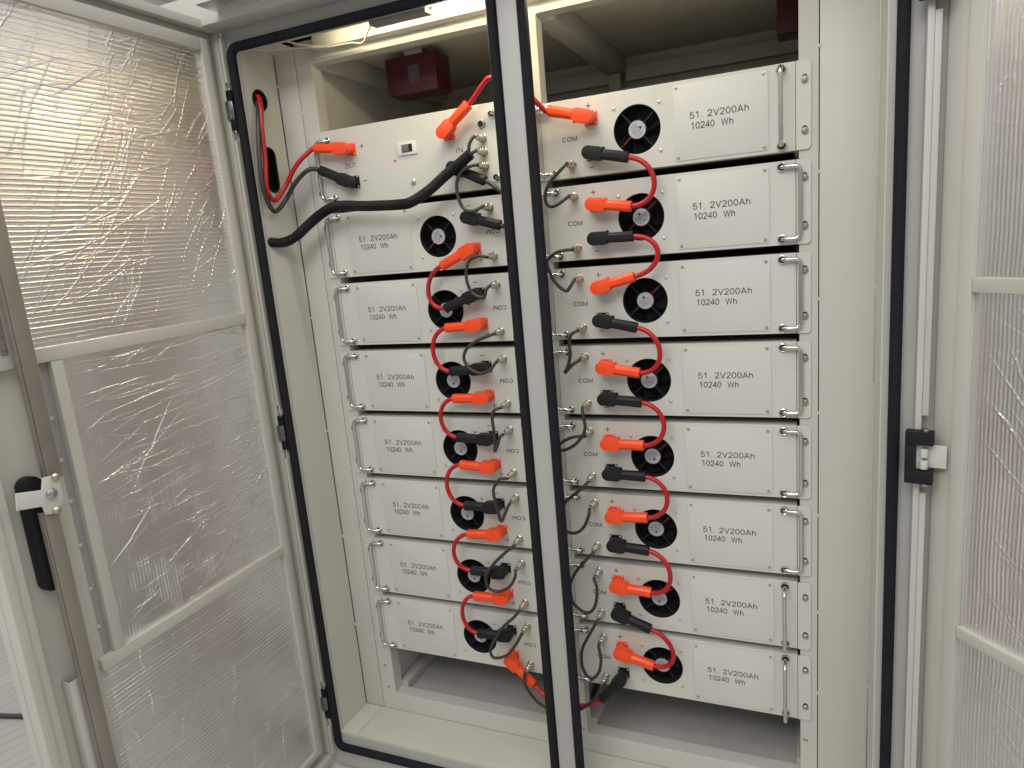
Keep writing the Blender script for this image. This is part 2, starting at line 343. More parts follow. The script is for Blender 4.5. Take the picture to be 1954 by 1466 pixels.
part('bay_floor', MB().box(-1.25, 0.011, 0.046, 0.78, -1.72, -1.706), INNER, bevel=0)
for xa, xb in ((-1.251, -1.215), (-0.70, -0.664), (-0.60, -0.566), (-0.022, 0.011)):
    part('floor_runner', MB().box(xa, xb, 0.046, 0.775, -1.7055, -1.672), INNER, bevel=0.002)
part('floor_runner', MB().box(-0.565, -0.023, 0.50, 0.54, -1.7055, -1.68), INNER, bevel=0.002)
for z in [-1.60, -1.66]:
    pass
for x, z in ((-1.264, -1.593), (-1.262, -1.671), (0.000, -1.505), (0.0, -1.58), (-0.597, -1.60), (-0.597, -1.68)):
    obj('frame_screw', MB().lathe([(0.0052, 0), (0.0052, 0.0012), (0.0038, 0.0022), (0.0022, 0.0008), (0.0004, 0.0008)], None, 14).mesh('frame_screw', BOLT, auto=35), CAB, (x, 0.0028, z))

# ------------------------------------------------------------------ foil insulation
def foil_mesh(name, L, H, seed, ribs='h', pitch=0.0098, ribamp=0.0007, patch=0.5, ncrease=120, ang=(20, 25), clen=(0.03, 0.18), camp=0.0016, res=0.00145, bub=0.00022, ang2=None, taper=False, rw=0.0013, tv=0.28, cw=(0.0008, 0.0012), jog=0.0028):
    rng = np.random.default_rng(seed)
    nu, nv = int(L/res)+1, int(H/res)+1
    u = np.linspace(0, L, nu); v = np.linspace(0, H, nv); U, V = np.meshgrid(u, v)
    def vn(sc):                                    # smooth value noise
        a = rng.random((int(H/sc)+3, int(L/sc)+3)); x = U/sc; y = V/sc; i = x.astype(int); j = y.astype(int)
        fx = x-i; fy = y-j; fx = fx*fx*(3-2*fx); fy = fy*fy*(3-2*fy)
        return (a[j, i]*(1-fx)+a[j, i+1]*fx)*(1-fy)+(a[j+1, i]*(1-fx)+a[j+1, i+1]*fx)*fy
    h = (vn(0.13)-0.5)*0.0016+(vn(0.04)-0.5)*0.00025+(vn(0.008)-0.5)*0.00008
    wob = (vn(0.08)-0.5)*0.0022+(vn(0.015)-0.5)*0.0004
    c = (V if ribs == 'h' else U)+wob
    ph = (c/pitch) % 1.0; d = np.minimum(ph, 1-ph)*pitch
    amp = np.clip((vn(0.06)*0.65+vn(0.02)*0.5-patch)*3.0, 0.0, 1)
    if taper: amp = amp*np.clip((1-V/H)*1.2, 0.1, 1) if taper == 'up' else amp*np.clip(V/H*1.3, 0.05, 1)
    idx = np.floor(c/pitch+0.5).astype(int); rr = rng.random(idx.max()-idx.min()+2)*0.7+0.5; ra = rr[idx-idx.min()]
    h += ribamp*amp*ra*np.exp(-(d/rw)**2)
    bu = np.sin(U*2*np.pi/0.0062)*np.sin(V*2*np.pi/0.0062)
    h += bub*bu*np.clip(vn(0.09)*2-0.6, 0.1, 1)
    for k in range(ncrease):
        A = ang if (ang2 is None or rng.random() < 0.65) else ang2
        th = np.radians(rng.normal(A[0], A[1])); ln = rng.uniform(*clen)
        cx, cy = rng.random()*L, rng.random()*H; nseg = rng.integers(2, 6); am = camp*rng.uniform(0.25, 1)*rng.choice([1, 1, -0.5])
        p = np.array([cx, cy]); w = rng.uniform(*cw)
        for sgm in range(nseg):
            p = p+np.array([-np.sin(th), np.cos(th)])*rng.normal(0, jog)
            t2 = th+rng.normal(0, tv); q = p+np.array([np.cos(t2), np.sin(t2)])*ln/nseg
            x0, x1 = min(p[0], q[0])-0.008, max(p[0], q[0])+0.008; y0, y1 = min(p[1], q[1])-0.008, max(p[1], q[1])+0.008
            i0, i1 = np.searchsorted(u, [x0, x1]); j0, j1 = np.searchsorted(v, [y0, y1])
            if i1-i0 > 1 and j1-j0 > 1:
                uu = U[j0:j1, i0:i1]-p[0]; vv = V[j0:j1, i0:i1]-p[1]; dv = q-p; l2 = dv@dv+1e-12
                tt = np.clip((uu*dv[0]+vv*dv[1])/l2, 0, 1); dist = np.hypot(uu-tt*dv[0], vv-tt*dv[1])
                fade = np.sin(np.pi*np.clip((sgm+tt)/nseg, 0.02, 0.98))**0.5
                hh = am*fade*np.exp(-(dist/w)**2); cur = h[j0:j1, i0:i1]; cur += hh
            p = q
    X = np.stack([U.ravel(), -h.ravel(), V.ravel()], 1).astype(np.float32)     # local: u along x, out = -y, v up
    I = (np.arange(nv-1)[:, None]*nu+np.arange(nu-1)[None, :]).ravel()
    F = np.stack([I, I+1, I+nu+1, I+nu], 1).astype(np.int32)
    m = bpy.data.meshes.new(name); m.vertices.add(len(X)); m.vertices.foreach_set('co', X.ravel())
    m.loops.add(F.size); m.loops.foreach_set('vertex_index', F.ravel()); m.polygons.add(len(F))
    m.polygons.foreach_set('loop_start', np.arange(0, F.size, 4, dtype=np.int32)); m.polygons.foreach_set('use_smooth', np.ones(len(F), dtype=bool))
    m.update(calc_edges=True); m.validate(); m.materials.append(FOIL); return m
obj('foil_lining', foil_mesh('foil_lining', 1.46, 0.138, 31, 'v', 0.008, 0.0006, 0.35, 60, res=0.003), CAB, (-1.34, -0.1385, 0.338), (R(90), 0, 0))

# ------------------------------------------------------------------ doors (built in local axes: x = from hinge to free edge, -y = face we see, z up)
def hinge_meshes():
    b = MB().box(-0.024, 0.024, -0.022, 0.0, 0.026, 0.053).box(-0.024, 0.024, -0.022, 0.0, -0.053, -0.026).box(-0.024, -0.006, -0.0225, 0.0, -0.0255, 0.0255)
    k = MB().box(-0.0055, 0.006, -0.010, 0.0, -0.0250, 0.0250).box(0.0065, 0.045, -0.004, -0.001, -0.022, 0.024)
    for z in (-0.016, 0.008): k.tube([(0.008, -0.012, z-0.007), (0.008, -0.012, z+0.010)], 0.0075, 14)
    p = MB()
    for z in (-0.055, 0.055): p.tube([(0.010, -0.012, z-0.003), (0.010, -0.012, z+0.003)], 0.006, 10)
    return b.mesh('hinge_block', BLKPL, bevel=0.0015), k.mesh('hinge_leaf', ZINC if False else PANEL, bevel=0.0008), p.mesh('hinge_pin', ZINC, auto=40)
HM = hinge_meshes()
def add_hinge(x, y, z, mirror, rz=0.0):
    h = obj('hinge', HM[0], CAB, (x, y, z), (0, 0, rz)); obj('hinge_leaf', HM[1], h); obj('hinge_pin', HM[2], h)
    if mirror: h.scale = (-0.5, 1, 1)
    return h

# left door: local x -> world -y, local -y -> world +x
LD = obj('cabinet_door', None, CAB, (-1.405, -0.142, 0), (0, 0, R(-90)), label='left door lined with warm lit silver foil, swung wide open'); LD.scale = (1, -1, 1)
d = MB()
W = 0.798
d.box(0, W, 0.022, 0.045, -1.86, 0.335)                                   # skin
d.box(0, W, -0.006, 0.0215, 0.313, 0.335).box(0, W, -0.006, 0.0215, -1.86, -1.835)   # top and bottom lips
d.box(0, 0.014, -0.004, 0.0215, -1.834, 0.312)                            # hinge lip
d.box(W-0.040, W-0.0205, -0.004, 0.0215, -1.834, 0.312).box(W-0.020, W, -0.009, 0.0215, -1.834, 0.312)
obj('door_skin', d.mesh('door_skin', DOORM, bevel=0.003), LD)
d = MB()
d.box(0.046, 0.070, -0.001, 0.021, -1.800, 0.292)                          # tube frame by the hinge
d.box(0.0705, 0.650, -0.001, 0.021, 0.262, 0.292)
d.box(0.0705, 0.650, -0.001, 0.018, -0.4350, -0.4065).box(0.0705, 0.650, -0.001, 0.018, -1.1175, -1.0885).box(0.0705, 0.650, -0.001, 0.021, -1.80, -1.782)
d.box(0.590, 0.615, -0.0005, 0.018, -1.088, -0.4355)                        # stile beside the middle panel
obj('tube_frame', d.mesh('tube_frame', DOORM, bevel=0.002), LD)
d = MB().box(0.634, 0.662, 0.010, 0.0215, -1.834, 0.262)
for z in (-0.55, -0.64, -0.73, -0.83, -0.93, -1.02): d.box(0.628, 0.637, 0.008, 0.014, z-0.004, z+0.004)
obj('edge_strip', d.mesh('edge_strip', DOORM, bevel=0.0012), LD)
def place_foil(parent, x0, z0, m, y=0.011):
    return obj('foil_panel', m, parent, (x0, y, z0))
fb = MB().box(0.070, 0.648, 0.016, 0.0215, -1.79, 0.27)
obj('foam_backing', fb.mesh('foam_backing', CASE), LD)
place_foil(LD, 0.070, -0.4066, foil_mesh('foil_top', 0.580, 0.672, 3, 'h', 0.0100, 0.0013, -0.02, 230, (122, 7), (0.05, 0.26), 0.0016, ang2=(160, 10), bub=0.00026, tv=0.07, res=0.0012, rw=0.0011))
place_foil(LD, 0.070, -1.0886, foil_mesh('foil_middle', 0.520, 0.656, 5, 'v', 0.0085, 0.0011, 0.50, 300, (176, 3), (0.05, 0.28), 0.0027, ang2=(165, 14), bub=0.00016, taper='up', tv=0.05, cw=(0.0008, 0.0011), res=0.0012))
place_foil(LD, 0.070, -1.7825, foil_mesh('foil_bottom', 0.580, 0.667, 9, 'h', 0.0105, 0.0026, -0.05, 60, (95, 14), (0.03, 0.16), 0.0020, bub=0.00012, res=0.0012, rw=0.0012, tv=0.08))
# lock rods, latch, handle
d = MB().box(0.656, 0.686, -0.024, -0.016, -0.664, 0.32).box(0.6865, 0.689, -0.022, -0.008, -0.664, 0.32)
obj('lock_rod', d.mesh('lock_rod', ROD, bevel=0.002), LD)
d = MB().box(0.680, 0.709, -0.024, -0.016, -1.82, -0.722).box(0.7095, 0.712, -0.022, -0.008, -1.82, -0.722)
obj('lock_rod', d.mesh('lock_rod', ROD, bevel=0.002), LD)
d = MB().prism([(0.668, -0.664), (0.676, -0.654), (0.699, -0.652), (0.706, -0.675), (0.7531, -0.664), (0.7584, -0.697), (0.712, -0.707), (0.709, -0.725), (0.688, -0.731), (0.680, -0.722), (0.669, -0.706)], -0.030, -0.0265)
lt = obj('latch_plate', d.mesh('latch_plate', PANEL, bevel=0.0008), LD)
obj('latch_bolt', MB().lathe([(0.0115, 0), (0.0115, 0.002), (0.0095, 0.003), (0.0095, 0.007), (0.006, 0.009)], Matrix.Translation((0.6905, -0.030, -0.688)), 20).mesh('latch_bolt', ZINC, auto=35), lt)
for x, z in ((0.6761, -0.6575), (0.6879, -0.7235)):
    obj('rivet', MB().lathe([(0.0082, 0), (0.0082, 0.004), (0.005, 0.008), (0.003, 0.009)], Matrix.Translation((x, -0.030, z)), 18).mesh('rivet', NICKEL, auto=35), lt)
d = MB().prism(rrect(0.6835, 0.7265, -0.892, -0.650, 0.0205, 8), -0.001, 0.021)
obj('handle_housing', d.mesh('handle_housing', BLKPL, bevel=0.002), LD)
d = MB().prism(rrect(0.680, 0.780, -0.436, -0.10, 0.014, 6), 0.002, 0.0215)
obj('lock_cover', d.mesh('lock_cover', DOORM, bevel=0.001), LD)
d = MB()
d.box(0.690, 0.704, 0.0005, 0.0018, -0.408, -0.12)
for k in range(9): d.box(0.692, 0.702, -0.0012, 0.0003, -0.398+k*0.028, -0.394+k*0.028)
obj('lock_slot', d.mesh('lock_slot', ROD), LD)
d = MB().box(0.688, 0.726, -0.004, 0.000, -1.834, -1.094).box(0.688, 0.692, 0.0005, 0.0215, -1.834, -1.094).box(0.722, 0.726, 0.0005, 0.0215, -1.834, -1.094)
obj('stiffener', d.mesh('stiffener', DOORM, bevel=0.0015), LD)
# frame strips beside the hinges
for (z0, z1) in ((0.19, 0.30), (-0.68, 0.045), (-1.57, -0.84), (-1.83, -1.73)):
    part('hinge_strip', MB().box(-1.3975, -1.3885, -0.158, -0.139, z0, z1), DOORM, bevel=0.0015)
for z in (0.122, -0.762, -1.648):
    h = obj('hinge', MB().box(-0.009, 0.009, -0.018, 0.0, 0.024, 0.050).mesh('hinge', BLKPL, bevel=0.0015), CAB, (-1.3915, -0.1400, z))
    obj('hinge_block', MB().box(-0.007, 0.011, -0.018, 0.0, -0.050, -0.024).mesh('hinge_block', BLKPL, bevel=0.0015), h)
    obj('hinge_leaf', MB().box(-0.014, 0.003, -0.021, -0.002, -0.0235, 0.0235).box(0.0035, 0.007, -0.016, 0.0, -0.0235, 0.0235).mesh('hinge_leaf_small', ZINC, bevel=0.0012), h)
    for q in (-0.052, 0.052): obj('hinge_pin', MB().tube([(0, -0.010, q-0.003), (0, -0.010, q+0.003)], 0.005, 10).mesh('hinge_pin', ZINC, auto=40), h)
# right door
hx, hy = 0.222, -0.150
az = math.atan2(-0.76, 0.648)
RD = obj('cabinet_door', None, CAB, (hx, hy, 0), (0, 0, az), label='right door lined with creased silver foil, swung past square')
# local +x along door, visible face must be local -y : direction (x=.648,y=-.76) gives -y local = (-.76,-.648)
d = MB().box(0.0, 0.80, 0.030, 0.050, -1.86, 0.335).box(0.0, 0.80, 0.0, 0.0295, 0.313, 0.335).box(0.0, 0.80, 0.0, 0.0295, -1.86, -1.835).box(0.78, 0.80, 0.0, 0.0295, -1.834, 0.312)
d.box(0.004, 0.052, 0.010, 0.0295, -1.834, 0.312)
obj('door_skin', d.mesh('door_skin', DOORM, bevel=0.004), RD)
d = MB().box(0.053, 0.0795, 0.0, 0.0295, -1.80, 0.292).box(0.080, 0.66, 0.0, 0.0295, 0.262, 0.292).box(0.080, 0.66, 0.0, 0.027, -0.437, -0.411).box(0.080, 0.66, 0.0, 0.027, -1.118, -1.094)
obj('tube_frame', d.mesh('tube_frame', DOORM, bevel=0.002), RD)
obj('foam_backing', MB().box(0.08, 0.66, 0.020, 0.0295, -1.79, 0.27).mesh('foam_backing', CASE), RD)
place_foil(RD, 0.080, -0.411, foil_mesh('foil_top', 0.40, 0.673, 13, 'v', 0.0078, 0.0012, 0.0, 110, (10, 40), (0.03, 0.12), 0.0016, bub=0.00035, tv=0.2), 0.012)
place_foil(RD, 0.080, -1.0945, foil_mesh('foil_middle', 0.40, 0.657, 15, 'v', 0.0078, 0.0011, 0.05, 110, (-42, 9), (0.06, 0.26), 0.0022, tv=0.12, cw=(0.0008, 0.0014), bub=0.00028, ang2=(-20, 10)), 0.012)
place_foil(RD, 0.080, -1.785, foil_mesh('foil_bottom', 0.40, 0.667, 17, 'v', 0.0078, 0.0009, 0.15, 150, (-50, 8), (0.06, 0.26), 0.0022, tv=0.12, cw=(0.0008, 0.0014), bub=0.0002, ang2=(-28, 8)), 0.012)
part('hinge_strip', MB().box(0.1985, 0.2095, -0.167, -0.139, -1.86, 0.325), DOORM, bevel=0.0015)
for (z0, z1) in ((-0.678, 0.052), (-1.86, -0.838)):
    part('hinge_strip', MB().box(0.2098, 0.2215, -0.164, -0.139, z0, z1), DOORM, bevel=0.0015)
for z in (0.122, -0.757, -1.648): add_hinge(0.2085, -0.1685, z, False, R(-14))

# ------------------------------------------------------------------ modules
XR, XL, S = -0.3035, -0.9545, 0.197
HW, HH = 0.2853, 0.0893
FX = -0.0525
def panel_mesh():
    bm_d = holed('front_panel', [(-HW, -HH), (HW, -HH), (HW, HH), (-HW, HH)], [circ(FX, 0, 0.0545)], 0.0, 0.0015, PANEL, bevel=0.0011)
    bm = bmesh.new(); bm.from_mesh(bm_d); bm.to_mesh(bm_d); bm.free(); return bm_d
def rim_mesh():
    t = 0.0015
    return MB().box(-HW, HW, 0.0016, 0.042, HH-t, HH).box(-HW, HW, 0.0016, 0.042, -HH, -HH+t).box(-HW, -HW+t, 0.0016, 0.042, -HH+t, HH-t).box(HW-t, HW, 0.0016, 0.042, -HH+t, HH-t).mesh('panel_rim', PANEL)
def casing_mesh():
    return MB().box(-0.276, 0.276, 0.043, 0.47, -0.086, 0.0865).mesh('casing', CASE)
def ear_mesh(top=True):
    return MB().prism(rrect(HW+0.0009, HW+0.0305, -HH, HH, 0.009, 5, (1,0,0,1)), -0.0012, 0.0018).mesh('mounting_ear', PANEL, bevel=0.0004, seg=1)
def bolt_mesh():
    b = MB().lathe([(0.0075, 0), (0.0075, 0.0012), (0.0046, 0.0013), (0.0052, 0.002), (0.0050, 0.0036), (0.0036, 0.0048), (0.0024, 0.0050), (0.0020, 0.003), (0.0004, 0.003)], None, 20)
    return b.mesh('ear_screw', BOLT, auto=30)
def screw_mesh(r, name, m=STEEL, h=0.0018):
    return MB().lathe([(r, 0), (r, h*0.3), (r*0.75, h*0.85), (r*0.35, h), (r*0.3, h*0.55), (0.0002, h*0.55)], None, 14).mesh(name, m, auto=30)
def ring_mesh():
    # drilled hole with a countersunk screw in the cover plate
    return MB().lathe([(0.0040, 0.0), (0.0040, 0.0004), (0.0031, 0.0005), (0.0027, 0.00005), (0.0022, 0.00005), (0.0020, 0.0007), (0.0008, 0.0008), (0.0002, 0.0003)], None, 16).mesh('plate_screw', BOLT, auto=30)
def plate_mesh():
    return MB().prism(rrect(0.0306, 0.2316, -0.0815, 0.0815, 0.006, 5), -0.0017, -0.0002).mesh('cover_plate', PLATE, bevel=0.0005, seg=2)
def handle_mesh(fold):
    r = 0.0049; y0 = -0.008; rr = 0.012; zz = 0.0765; L = 0.036
    pts = [(0, 0, zz)]; n = 6
    a = [(L-rr+rr*math.sin(R(90*k/n)), zz-rr+rr*math.cos(R(90*k/n))) for k in range(n+1)]
    b = [(x, -z) for x, z in reversed(a)]
    path = [(0.0, zz)]+[(0.010, zz)]+a+b+[(0.010, -zz), (0.0, -zz)]
    if fold: P = [(-0.001, -0.002, zz)]+[(u+0.001, y0-0.001 if 0.0 < u else y0+0.002, z) for u, z in path]+[(-0.001, -0.002, -zz)]
    else: P = [(0.0, -0.002, zz)]+[(0.0, y0-u, z) for u, z in path]+[(0.0, -0.002, -zz)]
    return MB().tube(P, r, 12).mesh('handle', CHROME, auto=60)
def boss_mesh():
    return MB().lathe([(0.0108, 0), (0.0108, 0.0025), (0.0098, 0.0050), (0.0086, 0.0056), (0.0076, 0.0050), (0.0073, 0.0012), (0.0002, 0.0012)], None, 22).mesh('handle_boss', CHROME, auto=30)
def socket_mesh(m):
    b = MB().prism(rrect(-0.0158, 0.0158, -0.0158, 0.0158, 0.002, 3), -0.0042, -0.0001); b.lathe([(0.0130, 0), (0.0130, 0.010)], Matrix.Translation((0, -0.0043, 0)), 24)
    return b.mesh('power_socket', m, bevel=0.0006, seg=1)
def socket_screws(): return MB().lathe([(0.0024, 0), (0.0024, 0.0008), (0.0014, 0.0016)], None, 10).mesh('socket_screw', STEEL, auto=30)
def com_socket():
    return MB().lathe([(0.0108, 0), (0.0108, 0.0022), (0.0094, 0.0032), (0.0094, 0.0070), (0.0086, 0.0080)], None, 22).mesh('data_socket', NICKEL, auto=28)
def plus_mesh(): return MB().box(-0.0062, 0.0062, -0.0004, -0.0001, -0.0008, 0.0008).box(-0.0008, 0.0008, -0.0004, -0.00012, -0.0064, 0.0064).mesh('plus_sign', INK)
def minus_mesh(): return MB().box(-0.006, 0.006, -0.0004, -0.0001, -0.0009, 0.0009).mesh('minus_sign', INK)
def fan_frame():
    b = MB(); v = []; f = []; n = 48
    for y, r in ((0.0016, 0.0560), (0.0030, 0.0545), (0.034, 0.0515), (0.034, 0.001)):
        for k in range(n): a = 2*math.pi*k/n; v.append((r*math.cos(a), y, r*math.sin(a)))
    for i in range(3):
        for k in range(n): f.append((i*n+k, i*n+(k+1) % n, (i+1)*n+(k+1) % n, (i+1)*n+k))
    b.add(v, f); return b.mesh('fan_frame', FANBLK, auto=40)
def fan_struts():
    b = MB()
    for a in (42, 132, 222, 312):
        b.box(0.018, 0.054, 0.0045, 0.0105, -0.0019, 0.0019, Matrix.Rotation(R(-a), 4, 'Y'))
    b.lathe([(0.0225, 0), (0.0225, 0.006), (0.0215, 0.0072)], Matrix.Translation((0, 0.0105, 0)), 32)
    return b.mesh('fan_struts', FANSTR, bevel=0.0004, seg=1)
def fan_blades():
    b = MB()
    for k in range(7):
        a0 = 2*math.pi*k/7; v = []
        for i in range(6):
            r = 0.022+0.0285*i/5; sw = a0+0.35*i/5
            for j, dy in ((0, 0.014), (1, 0.029)):
                an = sw+j*0.62; v.append((r*math.cos(an), dy, r*math.sin(an)))
        b.add(v, [(2*i, 2*i+1, 2*i+3, 2*i+2) for i in range(5)])
    return b.mesh('fan_blades', FANBLD, smooth=True)
def sticker_mesh():
    return MB().lathe([(0.0198, 0), (0.0198, 0.0003)], None, 36).mesh('fan_label', STICK)
def sticker_print():
    b = MB(); rnd = random.Random(4)
    b.prism([(-0.0042, 0.0060), (0.0042, 0.0060), (0.0, 0.0132)], -0.00075, -0.0004)
    for row, (z, half) in enumerate(((0.0040, 0.0135), (0.0018, 0.0145), (-0.0006, 0.016), (-0.0032, 0.0155), (-0.0058, 0.015), (-0.0086, 0.013), (-0.0114, 0.0105))):
        x = -half
        while x < half:
            w = rnd.uniform(0.0006, 0.0022); h = 0.0005 if row in (2, 4) else 0.0009
            if rnd.random() < 0.75: b.box(x, min(half, x+w), -0.0007, -0.0004, z-h*0.5, z+h*0.5)
            x += w+0.0006
    return b.mesh('label_print', INK)
def fan_wire(): 
    a = R(222); p = [(r*math.cos(a)+0.0022, 0.004-0.0006, r*math.sin(a)) for r in (0.022, 0.030, 0.040, 0.050)]
    return MB().tube(p, 0.0008, 6).mesh('fan_wire', REDCAB, smooth=True)

def add_handle(t, x, side, fold, dz=0.0):
    hm = cached(('handle', fold), lambda: handle_mesh(fold)); bmm = cached('boss', boss_mesh)
    h = obj('handle', hm, t, (x, 0, dz)); h.scale = (side, 1, 1)
    for s in (1, -1):
        bo = obj('handle_boss', bmm, h, (0, -0.0001, 0.0765*s))
        obj('boss_socket', cached('bsock', lambda: MB().lathe([(0.0072, 0.0013), (0.0072, 0.0019), (0.0001, 0.0019)], None, 18).mesh('boss_socket', BLACKGAP)), bo)
def add_sockets(t, items):
    for (x, z, sign) in items:
        m = ORANGE if sign > 0 else BLKPL
        s = obj('power_socket', cached(('sock', sign), lambda: socket_mesh(m)), t, (x, 0, z)); [obj('socket_screw', cached('sscr', socket_screws), s, (a_*0.0124, -0.0044, b_*0.0124)) for a_ in (-1, 1) for b_ in (-1, 1)]
def module(col, row, label, straight=False, fan_rot=0.0, has_top_com=True):
    cx = XR if col == 'R' else XL; cz = -row*S-0.0515
    sg = 1 if col == 'R' else -1
    t = thing('battery_module', label, 'battery', (cx, 0, cz), 'battery modules fitted in the two racks')
    rot = (0, 0, 0) if sg > 0 else (0, R(180), 0)
    fp = obj('front_panel', cached('panel', panel_mesh), t, None, rot); obj('panel_rim', cached('rim', rim_mesh), fp)
    obj('casing', cached('casing', casing_mesh), t)
    for s in (1, -1):
        e_ = obj('mounting_ear', cached(('ear'), ear_mesh), t, None, (0, 0 if s > 0 else R(180), 0))
        for z in (0.0515, -0.0503):
            obj('ear_slot', cached('eslot', lambda: MB().prism(rrect(-0.0056, 0.0056, -0.0095, 0.0095, 0.0055, 6), -0.0001, 0.0004).mesh('ear_slot', BLACKGAP)), e_, (HW+0.0180, -0.0014, z*s))
            obj('ear_screw', cached('bolt', bolt_mesh), e_, (HW+0.0180, -0.0016, z*s-0.001), (0, random.uniform(0, 6), 0))
    pl = obj('cover_plate', cached('plate', plate_mesh), t, None, rot)
    for x in (0.0395, 0.2228):
        for z in (0.0745, -0.0745): obj('plate_screw', cached('pscr', ring_mesh), pl, (x, -0.0016, z), (0, random.uniform(0, 6), 0))
    tx = 0.130 if sg > 0 else -0.1335
    obj('rating_text', text_mesh('rating_text', '51. 2V200Ah', 0.126, 0.0138, INK), t, (tx, -0.0018, 0.0125))
    obj('rating_text', text_mesh('rating_text', '10240  Wh', 0.091, 0.0138, INK), t, (tx-0.0155, -0.0018, -0.0100))
    fx = FX*sg
    fn = obj('cooling_fan', cached('fanf', fan_frame), t, (fx, 0, 0), (0, 0 if row == 0 or (col == 'L' and row == 1) else R(180), 0)); lr = (0, R(fan_rot)-fn.rotation_euler.y, 0)
    obj('fan_struts', cached('fans', fan_struts), fn); obj('fan_blades', cached('fanb', fan_blades), fn, None, (0, random.uniform(0, 6), 0))
    obj('fan_label', cached('stk', sticker_mesh), fn, (0, 0.0032, 0)); obj('label_print', cached('stkp', sticker_print), fn, (0, 0.0032, 0), lr)
    obj('fan_wire', cached('fw', fan_wire), fn)
    for ax in (-0.0523, 0.0523):
        for az_ in (-0.0523, 0.0523): obj('fan_screw', cached('fscr', lambda: screw_mesh(0.0042, 'fan_screw', STEEL, 0.003)), t, (fx+ax, -0.0001, az_), (0, random.uniform(0, 6), 0))
    add_sockets(t, [(-0.16*sg, 0.04*sg, 1), (-0.16*sg, -0.04*sg, -1)])
    obj('plus_sign', cached('plus', plus_mesh), t, (-0.1645*sg+(0.009 if sg < 0 else 0), 0, 0.069*sg))
    obj('minus_sign', cached('minus', minus_mesh), t, (-0.1645*sg-(0.014 if sg < 0 else 0), 0, -0.070*sg))
    obj('port_text', text_mesh('port_text', 'COM', 0.038, 0.0105, INK, flip=(sg < 0), wt=0.165), t, (-0.2145*sg, -0.0001, 0.0))
    for z in (0.0625, -0.0605):
        if z > 0 and not has_top_com: continue
        obj('data_socket', cached('csock', com_socket), t, (-0.2120*sg, -0.0001, z*sg))
    # folding handles
    add_handle(t, 0.2575*1 if sg > 0 else 0.2575, 1, not straight or sg < 0)
    add_handle(t, -0.2585, -1, True)
    return t
ordn = ['topmost', 'second', 'third', 'fourth', 'fifth', 'sixth', 'seventh', 'lowest']
frR = [62, -30, -22, -28, 150, 178, 182, 190]; frL = [0, 90, 140, 182, 180, 185, 178, 170]
for r in range(8):
    if r == 0: lb = 'topmost battery module in the right rack with its right handle standing straight out'
    elif r == 7: lb = 'lowest battery module in the right rack just above the empty floor bay'
    else: lb = 'grey battery module in the right rack, %s from the top' % ordn[r]
    module('R', r, lb, straight=(r in (0, 6, 7)), fan_rot=frR[r], has_top_com=(r > 0))
for r in range(1, 8):
    if r == 1: lb = 'grey battery module directly under the control box with ribbed conduit across its top edge'
    elif r == 7: lb = 'lowest battery module in the left rack with a diagonal orange plug at its corner'
    else: lb = 'grey battery module in the left rack, %s below the control box' % ordn[r-1]
    module('L', r, lb, fan_rot=frL[r])

# control box
CT = thing('control_box', 'plain grey control unit at the top of the left rack with IN and OUT plugs', 'control box', (XL, 0, -0.0415))
obj('front_panel', MB().box(-HW, HW, 0, 0.0015, -0.1000, 0.1035).box(-HW, HW, 0.0016, 0.042, 0.102, 0.1035).box(-HW, HW, 0.0016, 0.042, -0.1, -0.0985).mesh('control_panel', PANEL), CT)
obj('casing', MB().box(-0.276, 0.276, 0.043, 0.47, -0.098, 0.098).mesh('control_casing', CASE), CT)
for s in (1, -1):
    e_ = obj('mounting_ear', MB().prism(rrect(HW+0.0009, HW+0.0305, -0.1, 0.1035, 0.004, 5, (1,0,0,1)), -0.0012, 0.0018).mesh('mounting_ear', PANEL, bevel=0.0004, seg=1), CT, None, (0, 0 if s > 0 else R(180), 0))
    for z in (0.045, -0.06): obj('ear_screw', cached('bolt', bolt_mesh), e_, (HW+0.0180, -0.0013, z*s))
add_handle(CT, -0.2585, -1, True, 0.0); add_handle(CT, 0.2400, 1, True, 0.0)
def cl(x, z): return (x-XL, 0, z+0.0415)
add_sockets(CT, [(-1.1410-XL, 0.0045+0.0415, 1), (-1.1410-XL, -0.0815+0.0415, -1), (-0.838-XL, 0.004+0.0415, 1), (-0.82-XL, -0.083+0.0415, -1)])
obj('plus_sign', cached('plus', plus_mesh), CT, cl(-1.1056, 0.0088)); obj('minus_sign', cached('minus', minus_mesh), CT, cl(-1.1070, -0.0815))
obj('plus_sign', cached('plus', plus_mesh), CT, cl(-0.8600, 0.0050))
obj('socket_core', MB().lathe([(0.0068, 0), (0.0068, 0.0006), (0.003, 0.0008)], None, 18).mesh('socket_core', BLKPL, auto=30), CT, (-0.7445-XL, -0.0083, 0.0143+0.0415))
obj('port_text', text_mesh('out_text', 'OUT', 0.036, 0.0120, INK), CT, cl(-1.1480, -0.0378)); obj('port_text', text_mesh('in_text', 'IN', 0.022, 0.0120, INK), CT, cl(-0.8128, -0.0393))
for z in (0.0123, -0.0210, -0.0547, -0.0886):
    obj('data_socket', cached('csock', com_socket), CT, cl(-0.7445, z*1.0+0.002))
ds = obj('rocker_switch', MB().box(-0.0285, 0.0285, -0.004, -0.0001, -0.0165, 0.0165).mesh('rocker_switch', WHTPL, bevel=0.001), CT, cl(-0.9640, -0.0150))
obj('switch_recess', MB().box(-0.0160, 0.0160, -0.0044, -0.0041, -0.0098, 0.0098).mesh('switch_recess', BLKPL), ds)
obj('rocker', MB().prism([(-0.0150, -0.0088), (0.0060, -0.0088), (0.0060, 0.0088), (-0.0150, 0.0088)], -0.0072, -0.0046).mesh('rocker', mat('grey_rocker', (0.13, 0.135, 0.13), 0.35), bevel=0.001), ds)
